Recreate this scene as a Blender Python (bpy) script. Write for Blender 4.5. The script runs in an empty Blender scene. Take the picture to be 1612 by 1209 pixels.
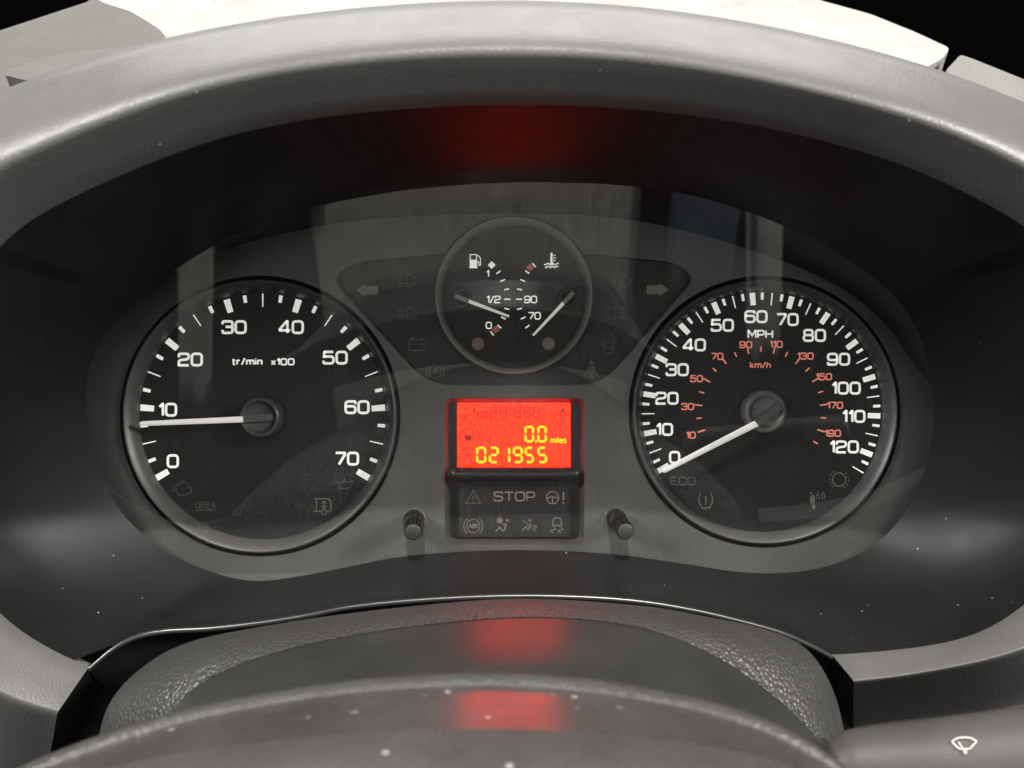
import bpy, bmesh, math, random
import numpy as np
from mathutils import Vector, Matrix

# ------------------------------------------------------------------ camera, world, lights
D, F, CX, CY = 0.40, 1600.0, 806.0, 604.5     # camera distance to the fascia (m), focal length and centre in photo pixels
sc = bpy.context.scene
COL = sc.collection
cam_d = bpy.data.cameras.new('camera'); cam = bpy.data.objects.new('camera', cam_d); COL.objects.link(cam)
cam.location = (0, -D, 0); cam.rotation_euler = (math.radians(90), 0, 0)
cam_d.sensor_width = 36; cam_d.lens = 36 * F / 1612
cam_d.clip_start = 0.01; cam_d.clip_end = 50
cam_d.dof.use_dof = True; cam_d.dof.focus_distance = D + 0.002; cam_d.dof.aperture_fstop = 20
sc.camera = cam

w = bpy.data.worlds.new('World'); sc.world = w; w.use_nodes = True
w.node_tree.nodes['Background'].inputs[0].default_value = (0.9, 0.95, 1.0, 1)
w.node_tree.nodes['Background'].inputs[1].default_value = 0.002

def aim(o, tgt):
    o.rotation_euler = (Vector(tgt) - o.location).to_track_quat('-Z', 'Y').to_euler()

def area(name, loc, tgt, sx, sy, power, col=(1, 1, 1)):
    l = bpy.data.lights.new(name, 'AREA'); l.shape = 'RECTANGLE'; l.size = sx; l.size_y = sy
    l.energy = power; l.color = col
    o = bpy.data.objects.new(name, l); COL.objects.link(o); o.location = loc; aim(o, tgt)
    return o
area('windscreen_light', (0.0, 0.28, 1.05), (0, -0.20, 0.0), 1.5, 0.6, 17, (1.0, 0.985, 0.95))
area('door_window_light', (-0.82, -0.62, 0.39), (0.05, 0, -0.03), 0.22, 0.22, 17, (1.0, 0.98, 0.95))
area('passenger_window_light', (0.86, -0.56, 0.31), (-0.10, 0, -0.02), 0.22, 0.22, 18, (1.0, 0.97, 0.93))
area('rear_fill_light', (0.0, -1.3, 0.10), (0, 0, 0.0), 1.7, 0.9, 5.0, (1.0, 0.98, 0.94))  # added soft fill behind the camera, lifts the shaded fascia
area('seat_fill_light', (-0.05, -0.66, 0.10), (-0.05, -0.95, -0.36), 1.1, 0.12, 2.8, (1.0, 0.98, 0.94))  # added out of view to brighten the backrest and strips mirrored in the cover
sun_d = bpy.data.lights.new('sun', 'SUN'); sun_d.energy = 4.0; sun_d.angle = math.radians(1.0); sun_d.color = (1, 0.96, 0.9)
sun = bpy.data.objects.new('sun', sun_d); COL.objects.link(sun)
SUN_EL, SUN_AZ = math.radians(43), math.radians(0)
sun.rotation_euler = (Vector((math.sin(SUN_AZ) * math.cos(SUN_EL), math.cos(SUN_AZ) * math.cos(SUN_EL), -math.sin(SUN_EL)))).to_track_quat('-Z', 'Y').to_euler()

sc.view_settings.view_transform = 'Standard'; sc.view_settings.look = 'None'
sc.view_settings.exposure = 0.0; sc.view_settings.gamma = 1.0
sc.render.engine = 'CYCLES'; sc.cycles.use_denoising = True
sc.cycles.use_adaptive_sampling = True; sc.cycles.adaptive_threshold = .025; sc.cycles.adaptive_min_samples = 16
sc.cycles.max_bounces = 5; sc.cycles.transparent_max_bounces = 12
sc.cycles.caustics_reflective = False; sc.cycles.caustics_refractive = False
sc.cycles.sample_clamp_indirect = 4.0

# ------------------------------------------------------------------ materials
class NT:
    def __init__(s, name):
        s.m = bpy.data.materials.new(name); s.m.use_nodes = True
        s.t = s.m.node_tree; s.t.nodes.clear(); s.out = s.n('ShaderNodeOutputMaterial')
    def n(s, typ, **kw):
        nd = s.t.nodes.new(typ)
        for k, v in kw.items(): setattr(nd, k, v)
        return nd
    def l(s, a, b): s.t.links.new(a, b)
    def coord(s, scale=(1, 1, 1)):
        c = s.n('ShaderNodeTexCoord'); mp = s.n('ShaderNodeMapping'); mp.inputs['Scale'].default_value = scale
        s.l(c.outputs['Object'], mp.inputs['Vector']); return mp.outputs[0]
    def noise(s, scale, detail=3, rough=.5, vs=(1, 1, 1)):
        nd = s.n('ShaderNodeTexNoise'); nd.inputs['Scale'].default_value = scale
        nd.inputs['Detail'].default_value = detail; nd.inputs['Roughness'].default_value = rough
        s.l(s.coord(vs), nd.inputs['Vector']); return nd.outputs[0]
    def ramp(s, f, a, b, ca=(0, 0, 0, 1), cb=(1, 1, 1, 1)):
        r = s.n('ShaderNodeValToRGB'); r.color_ramp.elements[0].position = a; r.color_ramp.elements[1].position = b
        r.color_ramp.elements[0].color = ca; r.color_ramp.elements[1].color = cb
        s.l(f, r.inputs[0]); return r.outputs[0]
    def math(s, op, a, b):
        m = s.n('ShaderNodeMath', operation=op)
        for i, v in enumerate((a, b)):
            if isinstance(v, (int, float)): m.inputs[i].default_value = v
            else: s.l(v, m.inputs[i])
        return m.outputs[0]

def plastic(name, col, rough=.45, spec=.5, metallic=0, grain=None, gdist=.0002, gscale=1500, blotch=.15, dust=0, dscale=260,
            streak=0, dustsize=.06, rvar=.08, sscale=900):
    t = NT(name); p = t.n('ShaderNodeBsdfPrincipled'); t.l(p.outputs[0], t.out.inputs[0])
    p.inputs['Metallic'].default_value = metallic; p.inputs['Specular IOR Level'].default_value = spec
    # colour: a slow blotchy variation, then sparse pale dust specks
    nz = t.noise(38, 4, .6)
    mx = t.n('ShaderNodeMix', data_type='RGBA')
    mx.inputs[6].default_value = tuple(c * (1 - blotch) for c in col) + (1,)
    mx.inputs[7].default_value = tuple(c * (1 + blotch) for c in col) + (1,)
    t.l(t.ramp(nz, .3, .7), mx.inputs[0]); colour = mx.outputs[2]
    if streak:
        sn = t.noise(sscale, 2, .6, (1, 1, .03)); m2 = t.n('ShaderNodeMix', data_type='RGBA', blend_type='MULTIPLY')
        m2.inputs[0].default_value = streak; t.l(colour, m2.inputs[6]); t.l(t.ramp(sn, .3, .72, (.35, .35, .35, 1), (1.5, 1.5, 1.5, 1)), m2.inputs[7])
        colour = m2.outputs[2]
    if dust:
        v = t.n('ShaderNodeTexVoronoi', feature='F1'); v.inputs['Scale'].default_value = dscale; v.inputs['Randomness'].default_value = 1
        t.l(t.coord(), v.inputs['Vector'])
        spot = t.ramp(v.outputs['Distance'], dustsize * .5, dustsize, (1, 1, 1, 1), (0, 0, 0, 1))
        sel = t.n('ShaderNodeSeparateColor'); t.l(v.outputs['Color'], sel.inputs[0])
        keep = t.math('GREATER_THAN', sel.outputs[0], 1 - dust)
        amt = t.math('MULTIPLY', t.math('MULTIPLY', spot, keep), sel.outputs[1])
        m3 = t.n('ShaderNodeMix', data_type='RGBA'); t.l(amt, m3.inputs[0]); t.l(colour, m3.inputs[6]); m3.inputs[7].default_value = (.6, .58, .53, 1)
        colour = m3.outputs[2]
    t.l(colour, p.inputs['Base Color'])
    rn = t.noise(120, 3, .6); t.l(t.math('ADD', t.math('MULTIPLY', rn, rvar * 2), rough - rvar), p.inputs['Roughness'])
    if grain:
        b = t.n('ShaderNodeBump'); b.inputs['Strength'].default_value = grain; b.inputs['Distance'].default_value = gdist
        a = t.noise(gscale, 2, .5)
        v = t.n('ShaderNodeTexVoronoi', feature='F1'); v.inputs['Scale'].default_value = gscale * .8
        t.l(t.coord(), v.inputs['Vector'])
        t.l(t.math('ADD', t.math('MULTIPLY', a, .5), v.outputs['Distance']), b.inputs['Height']); t.l(b.outputs[0], p.inputs['Normal'])
    return t.m

def glow(name, base, em, strength, rough=.5):
    t = NT(name); p = t.n('ShaderNodeBsdfPrincipled'); t.l(p.outputs[0], t.out.inputs[0])
    p.inputs['Base Color'].default_value = base + (1,); p.inputs['Roughness'].default_value = rough
    p.inputs['Emission Color'].default_value = em + (1,); p.inputs['Emission Strength'].default_value = strength
    return t.m

M = {}
M['rim'] = plastic('grained_hood_plastic', (.085, .084, .082), .46, .5, grain=.6, gdist=.00012, gscale=1700, dust=.03, dscale=220, dustsize=.12, blotch=.08)
M['bowl'] = plastic('satin_black_plastic', (.0095, .0095, .0095), .44, .17, grain=.1, gdist=.00006, gscale=2500, dust=.06, dscale=330, dustsize=.10, rvar=.05)
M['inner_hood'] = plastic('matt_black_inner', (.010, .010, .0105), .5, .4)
M['lip'] = plastic('glossy_black_edge', (.02, .02, .02), .25, .6)
M['fascia'] = plastic('brushed_grey_fascia', (.092, .091, .088), .40, .5, metallic=.35, grain=.2, gdist=.00004, gscale=3500, streak=.12, dust=.04, dscale=420)
M['bezel'] = plastic('grey_bezel_plastic', (.075, .074, .072), .4, .5, grain=.1, gdist=.00004, gscale=3000)
M['bezel_small'] = plastic('pale_grey_bezel_plastic', (.30, .295, .28), .42, .5, grain=.1, gdist=.00004, gscale=3000)
M['recess_wall'] = plastic('charcoal_recess_wall', (.05, .05, .049), .55, .25)
M['groove'] = plastic('black_groove', (.006, .006, .006), .4, .4)
M['dial'] = plastic('matt_black_dial', (.014, .014, .0142), .5, .35, dust=.05, dscale=300, blotch=.25)
M['recess'] = plastic('smoked_warning_panel', (.013, .0128, .0125), .45, .4, blotch=.2)
M['hub'] = plastic('dark_grey_needle_cap', (.055, .055, .054), .35, .5)
M['hubpale'] = plastic('pale_grey_needle_cap', (.13, .13, .126), .4, .5, grain=.1, gdist=.00005, gscale=3000)
M['hubface'] = plastic('mid_grey_needle_cap', (.075, .075, .072), .38, .5, grain=.1, gdist=.00005, gscale=3000)
M['knob'] = plastic('black_knob_plastic', (.008, .008, .008), .35, .5)
M['knob_end'] = plastic('charcoal_knob_end', (.025, .025, .025), .5, .4)
M['bar'] = plastic('black_bar_plastic', (.016, .016, .016), .33, .5)
M['grain'] = plastic('leather_grain_black', (.042, .041, .040), .40, .45, grain=1.0, gdist=.0006, gscale=850, blotch=.1, dust=.02, dscale=200)
M['column'] = plastic('smooth_column_plastic', (.026, .026, .025), .38, .5, grain=.15, gdist=.0001, gscale=1500, dust=.08, dscale=230)
M['wheel'] = plastic('dusty_wheel_plastic', (.050, .045, .043), .27, .6, grain=.2, gdist=.0001, gscale=900, dust=.15, dscale=230, blotch=.2, dustsize=.2)
M['wheelgrain'] = plastic('grained_wheel_edge', (.034, .033, .032), .5, .4, grain=.8, gdist=.0003, gscale=800, dust=.02)
M['stalk'] = plastic('stalk_plastic', (.055, .052, .049), .5, .3, grain=.3, gdist=.0001, gscale=1600, dust=.03)
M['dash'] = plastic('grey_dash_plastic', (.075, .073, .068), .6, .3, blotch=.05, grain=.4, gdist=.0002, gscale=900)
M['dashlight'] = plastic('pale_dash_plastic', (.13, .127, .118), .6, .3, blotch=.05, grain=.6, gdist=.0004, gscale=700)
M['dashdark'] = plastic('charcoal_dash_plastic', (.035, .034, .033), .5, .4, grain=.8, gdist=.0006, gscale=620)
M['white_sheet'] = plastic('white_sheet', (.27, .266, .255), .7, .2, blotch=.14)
M['seat'] = plastic('grey_seat_cloth', (.42, .40, .37), .9, .1, blotch=.12)
M['seat'] = plastic('grey_seat_cloth', (.72, .70, .65), .9, .1, blotch=.12, streak=.6, sscale=600)
M['pillar'] = plastic('pale_pillar_trim', (.9, .89, .85), .8, .1)
M['bluish'] = plastic('bluish_panel', (.15, .20, .28), .8, .1)
M['skin_white'] = glow('white_print', (.8, .8, .78), (1, .98, .94), .6)
M['needle'] = glow('white_needle', (.85, .84, .8), (1, .98, .92), .30, .35)
M['red_print'] = glow('salmon_print', (.75, .22, .15), (.9, .28, .2), .5)
M['dim_print'] = plastic('unlit_symbol_print', (.19, .18, .165), .6, .2)
M['dimmer_print'] = plastic('faint_symbol_print', (.11, .105, .10), .6, .2)
M['arrow_print'] = plastic('unlit_arrow_print', (.36, .35, .30), .6, .2)
M['stop_print'] = plastic('unlit_stop_print', (.25, .20, .185), .6, .2)
M['amber_lens'] = plastic('unlit_amber_lens', (.33, .24, .20), .5, .3)
M['stalk_print'] = plastic('white_stalk_print', (.36, .36, .345), .6, .2)
M['tach_print'] = M['skin_white']
M['digit'] = glow('lit_yellow_segment', (.2, .18, .02), (1.0, .86, .008), 1.0)

def lcd_material():
    t = NT('backlit_red_lcd'); p = t.n('ShaderNodeBsdfPrincipled'); t.l(p.outputs[0], t.out.inputs[0])
    p.inputs['Base Color'].default_value = (.05, .008, .005, 1); p.inputs['Roughness'].default_value = .4
    nz = t.ramp(t.noise(520, 5, .75), .34, .66, (3.0, .022, .002, 1), (11.5, .086, .008, 1))
    t.l(nz, p.inputs['Emission Color']); p.inputs['Emission Strength'].default_value = 1.0
    return t.m
M['lcd'] = lcd_material()
M['ghost'] = glow('dark_lcd_segment', (.05, .008, .005), (.62, .016, .004), .5)

def glass_material():
    t = NT('clear_cover'); tr = t.n('ShaderNodeBsdfTransparent'); tr.inputs[0].default_value = (.93, .93, .93, 1)
    gl = t.n('ShaderNodeBsdfGlossy'); gl.inputs['Roughness'].default_value = .015
    ge = t.n('ShaderNodeNewGeometry'); dt = t.n('ShaderNodeVectorMath', operation='DOT_PRODUCT')   # thin sheet: same Fresnel from both sides
    t.l(ge.outputs['Normal'], dt.inputs[0]); t.l(ge.outputs['Incoming'], dt.inputs[1])
    inv = t.math('SUBTRACT', 1.0, t.math('ABSOLUTE', dt.outputs['Value'], 0.0))
    fres = t.math('ADD', t.math('MULTIPLY', t.math('POWER', inv, 5.0), .94), .06)
    m1 = t.n('ShaderNodeMixShader'); t.l(fres, m1.inputs[0]); t.l(tr.outputs[0], m1.inputs[1]); t.l(gl.outputs[0], m1.inputs[2])
    df = t.n('ShaderNodeBsdfDiffuse'); df.inputs[0].default_value = (.7, .68, .63, 1)
    # wiped dust film: fine vertical streaks and a few specks
    sn = t.noise(700, 3, .65, (1, 1, .025)); bl = t.noise(30, 3, .6)
    film = t.math('MULTIPLY', t.ramp(sn, .48, .8), t.ramp(bl, .35, .75))
    v = t.n('ShaderNodeTexVoronoi', feature='F1'); v.inputs['Scale'].default_value = 330; t.l(t.coord(), v.inputs['Vector'])
    sel = t.n('ShaderNodeSeparateColor'); t.l(v.outputs['Color'], sel.inputs[0])
    spot = t.math('MULTIPLY', t.ramp(v.outputs['Distance'], .03, .075, (1, 1, 1, 1), (0, 0, 0, 1)), t.math('GREATER_THAN', sel.outputs[0], .93))
    amt = t.math('ADD', t.math('ADD', t.math('MULTIPLY', film, .04), t.math('MULTIPLY', spot, .35)), .004)
    m2 = t.n('ShaderNodeMixShader'); t.l(amt, m2.inputs[0]); t.l(m1.outputs[0], m2.inputs[1]); t.l(df.outputs[0], m2.inputs[2])
    t.l(m2.outputs[0], t.out.inputs[0])
    return t.m
M['glass'] = glass_material()

# ------------------------------------------------------------------ geometry helpers
def P(px, py, y=0.0):
    s = (D + y) / F
    return Vector(((px - CX) * s, y, (CY - py) * s))
def lens_y(py):                                   # the tilted clear cover: its top leans towards the driver
    k = -.3104; c = -.0231; q = (CY - py) / F
    return (c + k * q * D) / (1 - k * q)

def link(name, me, mat, parent=None, smooth=False, label=None):
    o = bpy.data.objects.new(name, me); COL.objects.link(o)
    if mat is not None: me.materials.append(mat)
    if smooth:
        me.polygons.foreach_set('use_smooth', [True] * len(me.polygons))
    if parent is not None: o.parent = parent
    if label: o['label'] = label
    return o
def mesh(name, verts, faces):
    me = bpy.data.meshes.new(name); me.from_pydata([tuple(v) for v in verts], [], faces); me.update(); return me
def empty(name, loc, label, cat, group=None):
    o = bpy.data.objects.new(name, None); COL.objects.link(o); o.location = (0, 0, 0); o.empty_display_size = .01
    o['label'] = label; o['category'] = cat
    if group: o['group'] = group
    return o

def catmull(pts, n, closed=False):
    """n samples along a Catmull-Rom curve through pts (any dimension)."""
    p = np.array(pts, float); k = len(p); segs = k if closed else k - 1
    out = []
    for i in range(n):
        u = i / n * segs if closed else i / (n - 1) * segs
        j = min(int(u), segs - 1); f = u - j
        if closed: a, b, c, d = p[(j - 1) % k], p[j % k], p[(j + 1) % k], p[(j + 2) % k]
        else: a, b, c, d = p[max(j - 1, 0)], p[j], p[j + 1], p[min(j + 2, k - 1)]
        out.append(.5 * ((2 * b) + (-a + c) * f + (2 * a - 5 * b + 4 * c - d) * f * f + (-a + 3 * b - 3 * c + d) * f ** 3))
    return np.array(out)
def even(pts, n, closed=False):
    """resample a polyline evenly by length."""
    p = np.array(pts, float)
    if closed: p = np.vstack([p, p[:1]])
    d = np.r_[0, np.cumsum(np.linalg.norm(np.diff(p, axis=0), axis=1))]
    u = np.linspace(0, d[-1], n, endpoint=not closed)
    return np.stack([np.interp(u, d, p[:, i]) for i in range(p.shape[1])], 1)
def loft(name, loops, mat, parent=None, closed=False, smooth=True, cap_ends=False, flip=False, label=None):
    n = len(loops[0]); vs = [v for lp in loops for v in lp]; fs = []
    for i in range(len(loops) - 1):
        for j in range(n if closed else n - 1):
            a, b = i * n + j, i * n + (j + 1) % n
            f = (a, b, b + n, a + n)
            fs.append(f[::-1] if flip else f)
    me = mesh(name, vs, fs)
    if cap_ends:
        bm = bmesh.new(); bm.from_mesh(me); bmesh.ops.holes_fill(bm, edges=[e for e in bm.edges if e.is_boundary], sides=0); bm.to_mesh(me); bm.free()
    return link(name, me, mat, parent, smooth, label)
def refine(loops, k):
    """Catmull-Rom across a list of loops."""
    L = np.array([[tuple(v) for v in lp] for lp in loops])
    out = [catmull(L[:, j], k) for j in range(L.shape[1])]
    return [[out[j][i] for j in range(L.shape[1])] for i in range(k)]
def rounded(pts, r, closed=True, seg=6):
    out = []; n = len(pts)
    for i, p in enumerate(pts):
        p = np.array(p, float)
        if not closed and i in (0, n - 1): out.append(tuple(p)); continue
        a = np.array(pts[i - 1], float) - p; b = np.array(pts[(i + 1) % n], float) - p
        la, lb = np.linalg.norm(a), np.linalg.norm(b); rr = r[i] if isinstance(r, (list, tuple)) else r
        if rr <= 1e-6 or la < 1e-9 or lb < 1e-9: out.append(tuple(p)); continue
        d = min(rr, la * .5, lb * .5); q0 = p + a / la * d; q1 = p + b / lb * d
        for s in range(seg + 1):
            t = s / seg; out.append(tuple((1 - t) ** 2 * q0 + 2 * t * (1 - t) * p + t * t * q1))
    return out
def circle_px(c, r, n=96, a0=0):
    return [(c[0] + r * math.cos(a0 + 2 * math.pi * i / n), c[1] - r * math.sin(a0 + 2 * math.pi * i / n)) for i in range(n)]
def plate(name, outline, y, mat, parent, holes=(), thick=0, label=None):
    """flat plate facing the camera from a pixel outline at depth y, with holes."""
    bm = bmesh.new(); edges = []
    for lp in [outline] + list(holes):
        vs = [bm.verts.new(P(x, z, y)) for x, z in lp]
        for i in range(len(vs)): edges.append(bm.edges.new((vs[i], vs[(i + 1) % len(vs)])))
    bmesh.ops.triangle_fill(bm, use_beauty=True, use_dissolve=False, edges=edges)
    if thick:
        r = bmesh.ops.extrude_face_region(bm, geom=list(bm.faces))
        for v in [g for g in r['geom'] if isinstance(g, bmesh.types.BMVert)]: v.co.y += thick
    bmesh.ops.recalc_face_normals(bm, faces=list(bm.faces))
    me = bpy.data.meshes.new(name); bm.to_mesh(me); bm.free()
    if not thick:
        for p_ in me.polygons:
            if p_.normal.y > 0: me.flip_normals(); break
    return link(name, me, mat, parent, False, label)
def lathe(name, c3, prof, mat, parent, n=96, smooth=True, axis=None, label=None):
    """revolve (radius m, offset y m) about an axis through c3; axis defaults to -> camera facing y."""
    vs = []; fs = []
    ax = Vector((0, 1, 0)) if axis is None else Vector(axis).normalized()
    u = Vector((1, 0, 0)) if abs(ax.x) < .9 else Vector((0, 0, 1)); u = (u - ax * u.dot(ax)).normalized(); v = ax.cross(u)
    for r, y in prof:
        for i in range(n):
            a = 2 * math.pi * i / n; vs.append(Vector(c3) + ax * y + (u * math.cos(a) + v * math.sin(a)) * r)
    for k in range(len(prof) - 1):
        for i in range(n):
            a, b = k * n + i, k * n + (i + 1) % n; fs.append((a, b, b + n, a + n))
    me = mesh(name, vs, fs)
    if prof[0][0] < 1e-6 or prof[-1][0] < 1e-6:
        bm = bmesh.new(); bm.from_mesh(me); bmesh.ops.remove_doubles(bm, verts=bm.verts, dist=1e-7); bm.to_mesh(me); bm.free()
    bm = bmesh.new(); bm.from_mesh(me); bmesh.ops.recalc_face_normals(bm, faces=list(bm.faces))
    bm.to_mesh(me); bm.free()
    return link(name, me, mat, parent, smooth, label)

# strokes: printed lettering and line symbols
def ribbon(verts, faces, pts, hw, y, closed=False):
    p = [np.array(q, float) for q in pts]; q = [p[0]]
    for a in p[1:]:
        if np.linalg.norm(a - q[-1]) > 1e-3: q.append(a)
    if closed and np.linalg.norm(q[0] - q[-1]) < 1e-3: q.pop()
    n = len(q)
    if n < 2: return
    base = len(verts)
    for i in range(n):
        a = q[i - 1] if (i > 0 or closed) else None; b = q[(i + 1) % n] if (i < n - 1 or closed) else None
        d0 = (q[i] - a) / np.linalg.norm(q[i] - a) if a is not None else None
        d1 = (b - q[i]) / np.linalg.norm(b - q[i]) if b is not None else None
        if d0 is None: d0 = d1
        if d1 is None: d1 = d0
        t = d0 + d1; L = np.linalg.norm(t)
        t = d1 if L < 1e-4 else t / L
        nn = np.array([-t[1], t[0]]); m = hw / max(.45, abs(np.dot(nn, [-d1[1], d1[0]])))
        verts.append(P(*(q[i] + nn * m), y)); verts.append(P(*(q[i] - nn * m), y))
    for i in range(n if closed else n - 1):
        a, b = base + 2 * i, base + 2 * ((i + 1) % n); faces.append((a, b, b + 1, a + 1))
def polyf(verts, faces, pts, y):
    b = len(verts); verts.extend(P(*q, y) for q in pts); faces.append(tuple(range(b, b + len(pts))))
def strokes(name, items, y, mat, parent, width, label=None):
    """items: ('s', pts, closed[, width]) strokes or ('f', pts) fills, in photo pixels."""
    vs, fs = [], []
    for k, it in enumerate(items):
        yy = y - .000012 * k
        if it[0] == 's': ribbon(vs, fs, it[1], (it[3] if len(it) > 3 else width) / 2, yy, it[2])
        else: polyf(vs, fs, it[1], yy)
    return link(name, mesh(name, vs, fs), mat, parent, False, label)

W = .86
def G(ch):
    """(paths, width) of a wide square-shouldered monoline glyph, unit height; each path = (pts, radius, closed)."""
    R = .30
    g = {
     '0': ([([(0, 0), (W, 0), (W, 1), (0, 1)], R, True)], W),
     '1': ([([(0, .74), (.26, 1), (.30, 1), (.30, 0)], [0, .02, .02, 0], False)], .30),
     '2': ([([(0, .70), (0, 1), (W, 1), (W, .54), (0, .44), (0, 0), (W, 0)], [0, R, R, .26, .26, .04, 0], False)], W),
     '3': ([([(0, .74), (0, 1), (W, 1), (W, .53), (.26, .53)], [0, R, R, .2, 0], False), ([(.3, .53), (W, .53), (W, 0), (0, 0), (0, .26)], [0, .2, R, R, 0], False)], W),
     '4': ([([(.66, 0), (.66, 1), (.58, 1), (0, .32), (0, .22), (W + .04, .22)], [0, .02, .02, .03, .02, 0], False)], W),
     '5': ([([(W - .03, 1), (.06, 1), (.03, .56), (.2, .60), (W, .60), (W, 0), (0, 0), (0, .24)], [0, .02, .02, .05, R, R, R, 0], False)], W),
     '6': ([([(W, .76), (W, 1), (0, 1), (0, 0), (W, 0), (W, .58), (.02, .58)], [0, R, R, R, R, .26, 0], False)], W),
     '7': ([([(0, 1), (W - .06, 1), (W - .06, .86), (.28, 0)], [0, .04, .1, 0], False)], W - .06),
     '8': ([([(.04, .53), (W - .04, .53), (W - .04, 1), (.04, 1)], .24, True), ([(0, 0), (W, 0), (W, .53), (0, .53)], .26, True)], W),
     '9': ([([(0, .24), (0, 0), (W, 0), (W, 1), (0, 1), (0, .42), (W - .02, .42)], [0, R, R, R, R, .26, 0], False)], W),
     '/': ([([(0, -.05), (.5, 1.05)], 0, False)], .5),
     '.': ([([(0, .02), (.08, .02)], 0, False)], .08),
     '!': ([([(0, .32), (0, 1)], 0, False), ([(0, 0), (0, .14)], 0, False)], .04),
     't': ([([(.16, .95), (.16, 0), (.42, 0)], [0, .15, 0], False), ([(0, .68), (.42, .68)], 0, False)], .42),
     'r': ([([(0, 0), (0, .7)], 0, False), ([(0, .4), (0, .68), (.42, .68)], [0, .2, 0], False)], .42),
     'm': ([([(0, 0), (0, .7)], 0, False), ([(0, .68), (.55, .68), (.55, 0)], [0, .15, 0], False), ([(.5, .68), (1.1, .68), (1.1, 0)], [0, .15, 0], False)], 1.1),
     'i': ([([(0, 0), (0, .7)], 0, False), ([(0, .86), (0, 1)], 0, False)], .04),
     'n': ([([(0, 0), (0, .7)], 0, False), ([(0, .68), (.62, .68), (.62, 0)], [0, .2, 0], False)], .62),
     'x': ([([(0, 0), (.6, .7)], 0, False), ([(0, .7), (.6, 0)], 0, False)], .6),
     'k': ([([(0, 0), (0, 1)], 0, False), ([(.52, .7), (.1, .36), (.56, 0)], 0, False)], .56),
     'h': ([([(0, 0), (0, 1)], 0, False), ([(0, .66), (.6, .66), (.6, 0)], [0, .2, 0], False)], .6),
     'l': ([([(0, 0), (0, 1)], 0, False)], .04),
     'e': ([([(.03, .36), (.6, .36), (.6, .7), (0, .7), (0, 0), (.56, 0), (.58, .12)], [0, .04, .24, .24, .24, .1, 0], False)], .6),
     's': ([([(.54, .6), (.5, .7), (0, .7), (0, .38), (.56, .33), (.56, 0), (0, 0), (-.02, .12)], [0, .1, .18, .18, .18, .18, .1, 0], False)], .56),
     'M': ([([(0, 0), (0, 1), (.08, 1), (.53, .3), (.98, 1), (1.06, 1), (1.06, 0)], 0, False)], 1.06),
     'P': ([([(0, 0), (0, 1), (.85, 1), (.85, .4), (0, .4)], [0, .02, .25, .25, 0], False)], .85),
     'H': ([([(0, 0), (0, 1)], 0, False), ([(.9, 0), (.9, 1)], 0, False), ([(0, .52), (.9, .52)], 0, False)], .9),
     'E': ([([(.82, 1), (0, 1), (0, 0), (.82, 0)], .02, False), ([(0, .52), (.74, .52)], 0, False)], .82),
     'C': ([([(.9, .74), (.9, 1), (0, 1), (0, 0), (.9, 0), (.9, .26)], [0, .3, .3, .3, .3, 0], False)], .9),
     'O': ([([(0, 0), (.98, 0), (.98, 1), (0, 1)], .3, True)], .98),
     'S': ([([(.88, .76), (.88, 1), (0, 1), (0, .54), (.9, .50), (.9, 0), (0, 0), (0, .24)], [0, .26, .26, .24, .24, .26, .26, 0], False)], .9),
     'T': ([([(0, 1), (.94, 1)], 0, False), ([(.47, 0), (.47, 1)], 0, False)], .94),
     'U': ([([(0, 1), (0, 0), (.86, 0), (.86, 1)], [0, .3, .3, 0], False)], .86),
     'R': ([([(0, 0), (0, 1), (.85, 1), (.85, .42), (0, .42)], [0, .02, .25, .25, 0], False), ([(.5, .42), (.88, 0)], 0, False)], .88),
     'A': ([([(0, 0), (.42, 1), (.5, 1), (.92, 0)], 0, False), ([(.16, .32), (.76, .32)], 0, False)], .92),
     'B': ([([(0, 0), (0, 1), (.8, 1), (.8, .53), (0, .53)], [0, .02, .2, .2, 0], False), ([(0, .53), (.85, .53), (.85, 0), (0, 0)], [0, .22, .22, 0], False)], .85),
     ' ': ([], .25),
    }
    return g[ch]
def text_items(s, cx, cy, h, sx=1.0, track=.27, stroke=None):
    """text centred on (cx, cy) with cap height h px (outer), horizontal scale sx."""
    sw = stroke or h * .17; hh = h - sw; x = 0; items = []; tot = sum(G(c)[1] for c in s) * sx + track * (len(s) - 1) * 1.0
    x = cx - tot * hh / 2
    for c in s:
        paths, wd = G(c)
        for pts, r, cl in paths:
            q = [(x + a * sx * hh, cy + (.5 - b) * hh) for a, b in pts]
            rr = [v * hh for v in r] if isinstance(r, list) else r * hh
            items.append(('s', rounded(q, rr, cl) if (isinstance(rr, list) or rr > 0) else q, cl))
        x += (wd * sx + track) * hh
    return items
def put_text(name, s, cx, cy, h, y, mat, parent, sx=1.0, track=.27, stroke=None, label=None):
    return strokes(name, text_items(s, cx, cy, h, sx, track, stroke), y, mat, parent, stroke or h * .17, label)

def bar3(name, a, b, w0, w1, y, thick, mat, parent, label=None):
    """flat tapered bar in photo pixels from a to b (widths w0, w1), front at depth y."""
    a, b = np.array(a, float), np.array(b, float); d = (b - a) / np.linalg.norm(b - a); n = np.array([-d[1], d[0]])
    c = [a + n * w0 / 2, b + n * w1 / 2, b - n * w1 / 2, a - n * w0 / 2]
    vs = [P(*q, y) for q in c]; vs += [v + Vector((0, thick, 0)) for v in vs]
    return link(name, mesh(name, vs, [(0, 1, 2, 3), (7, 6, 5, 4), (0, 4, 5, 1), (1, 5, 6, 2), (2, 6, 7, 3), (3, 7, 4, 0)]), mat, parent, False, label)

# ------------------------------------------------------------------ instrument hood: rim, bowl, lower edge
def yA(py): return float(np.interp(py, [160, 600, 850, 1040], [-.13, -.084, -.057, -.050]))
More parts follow.
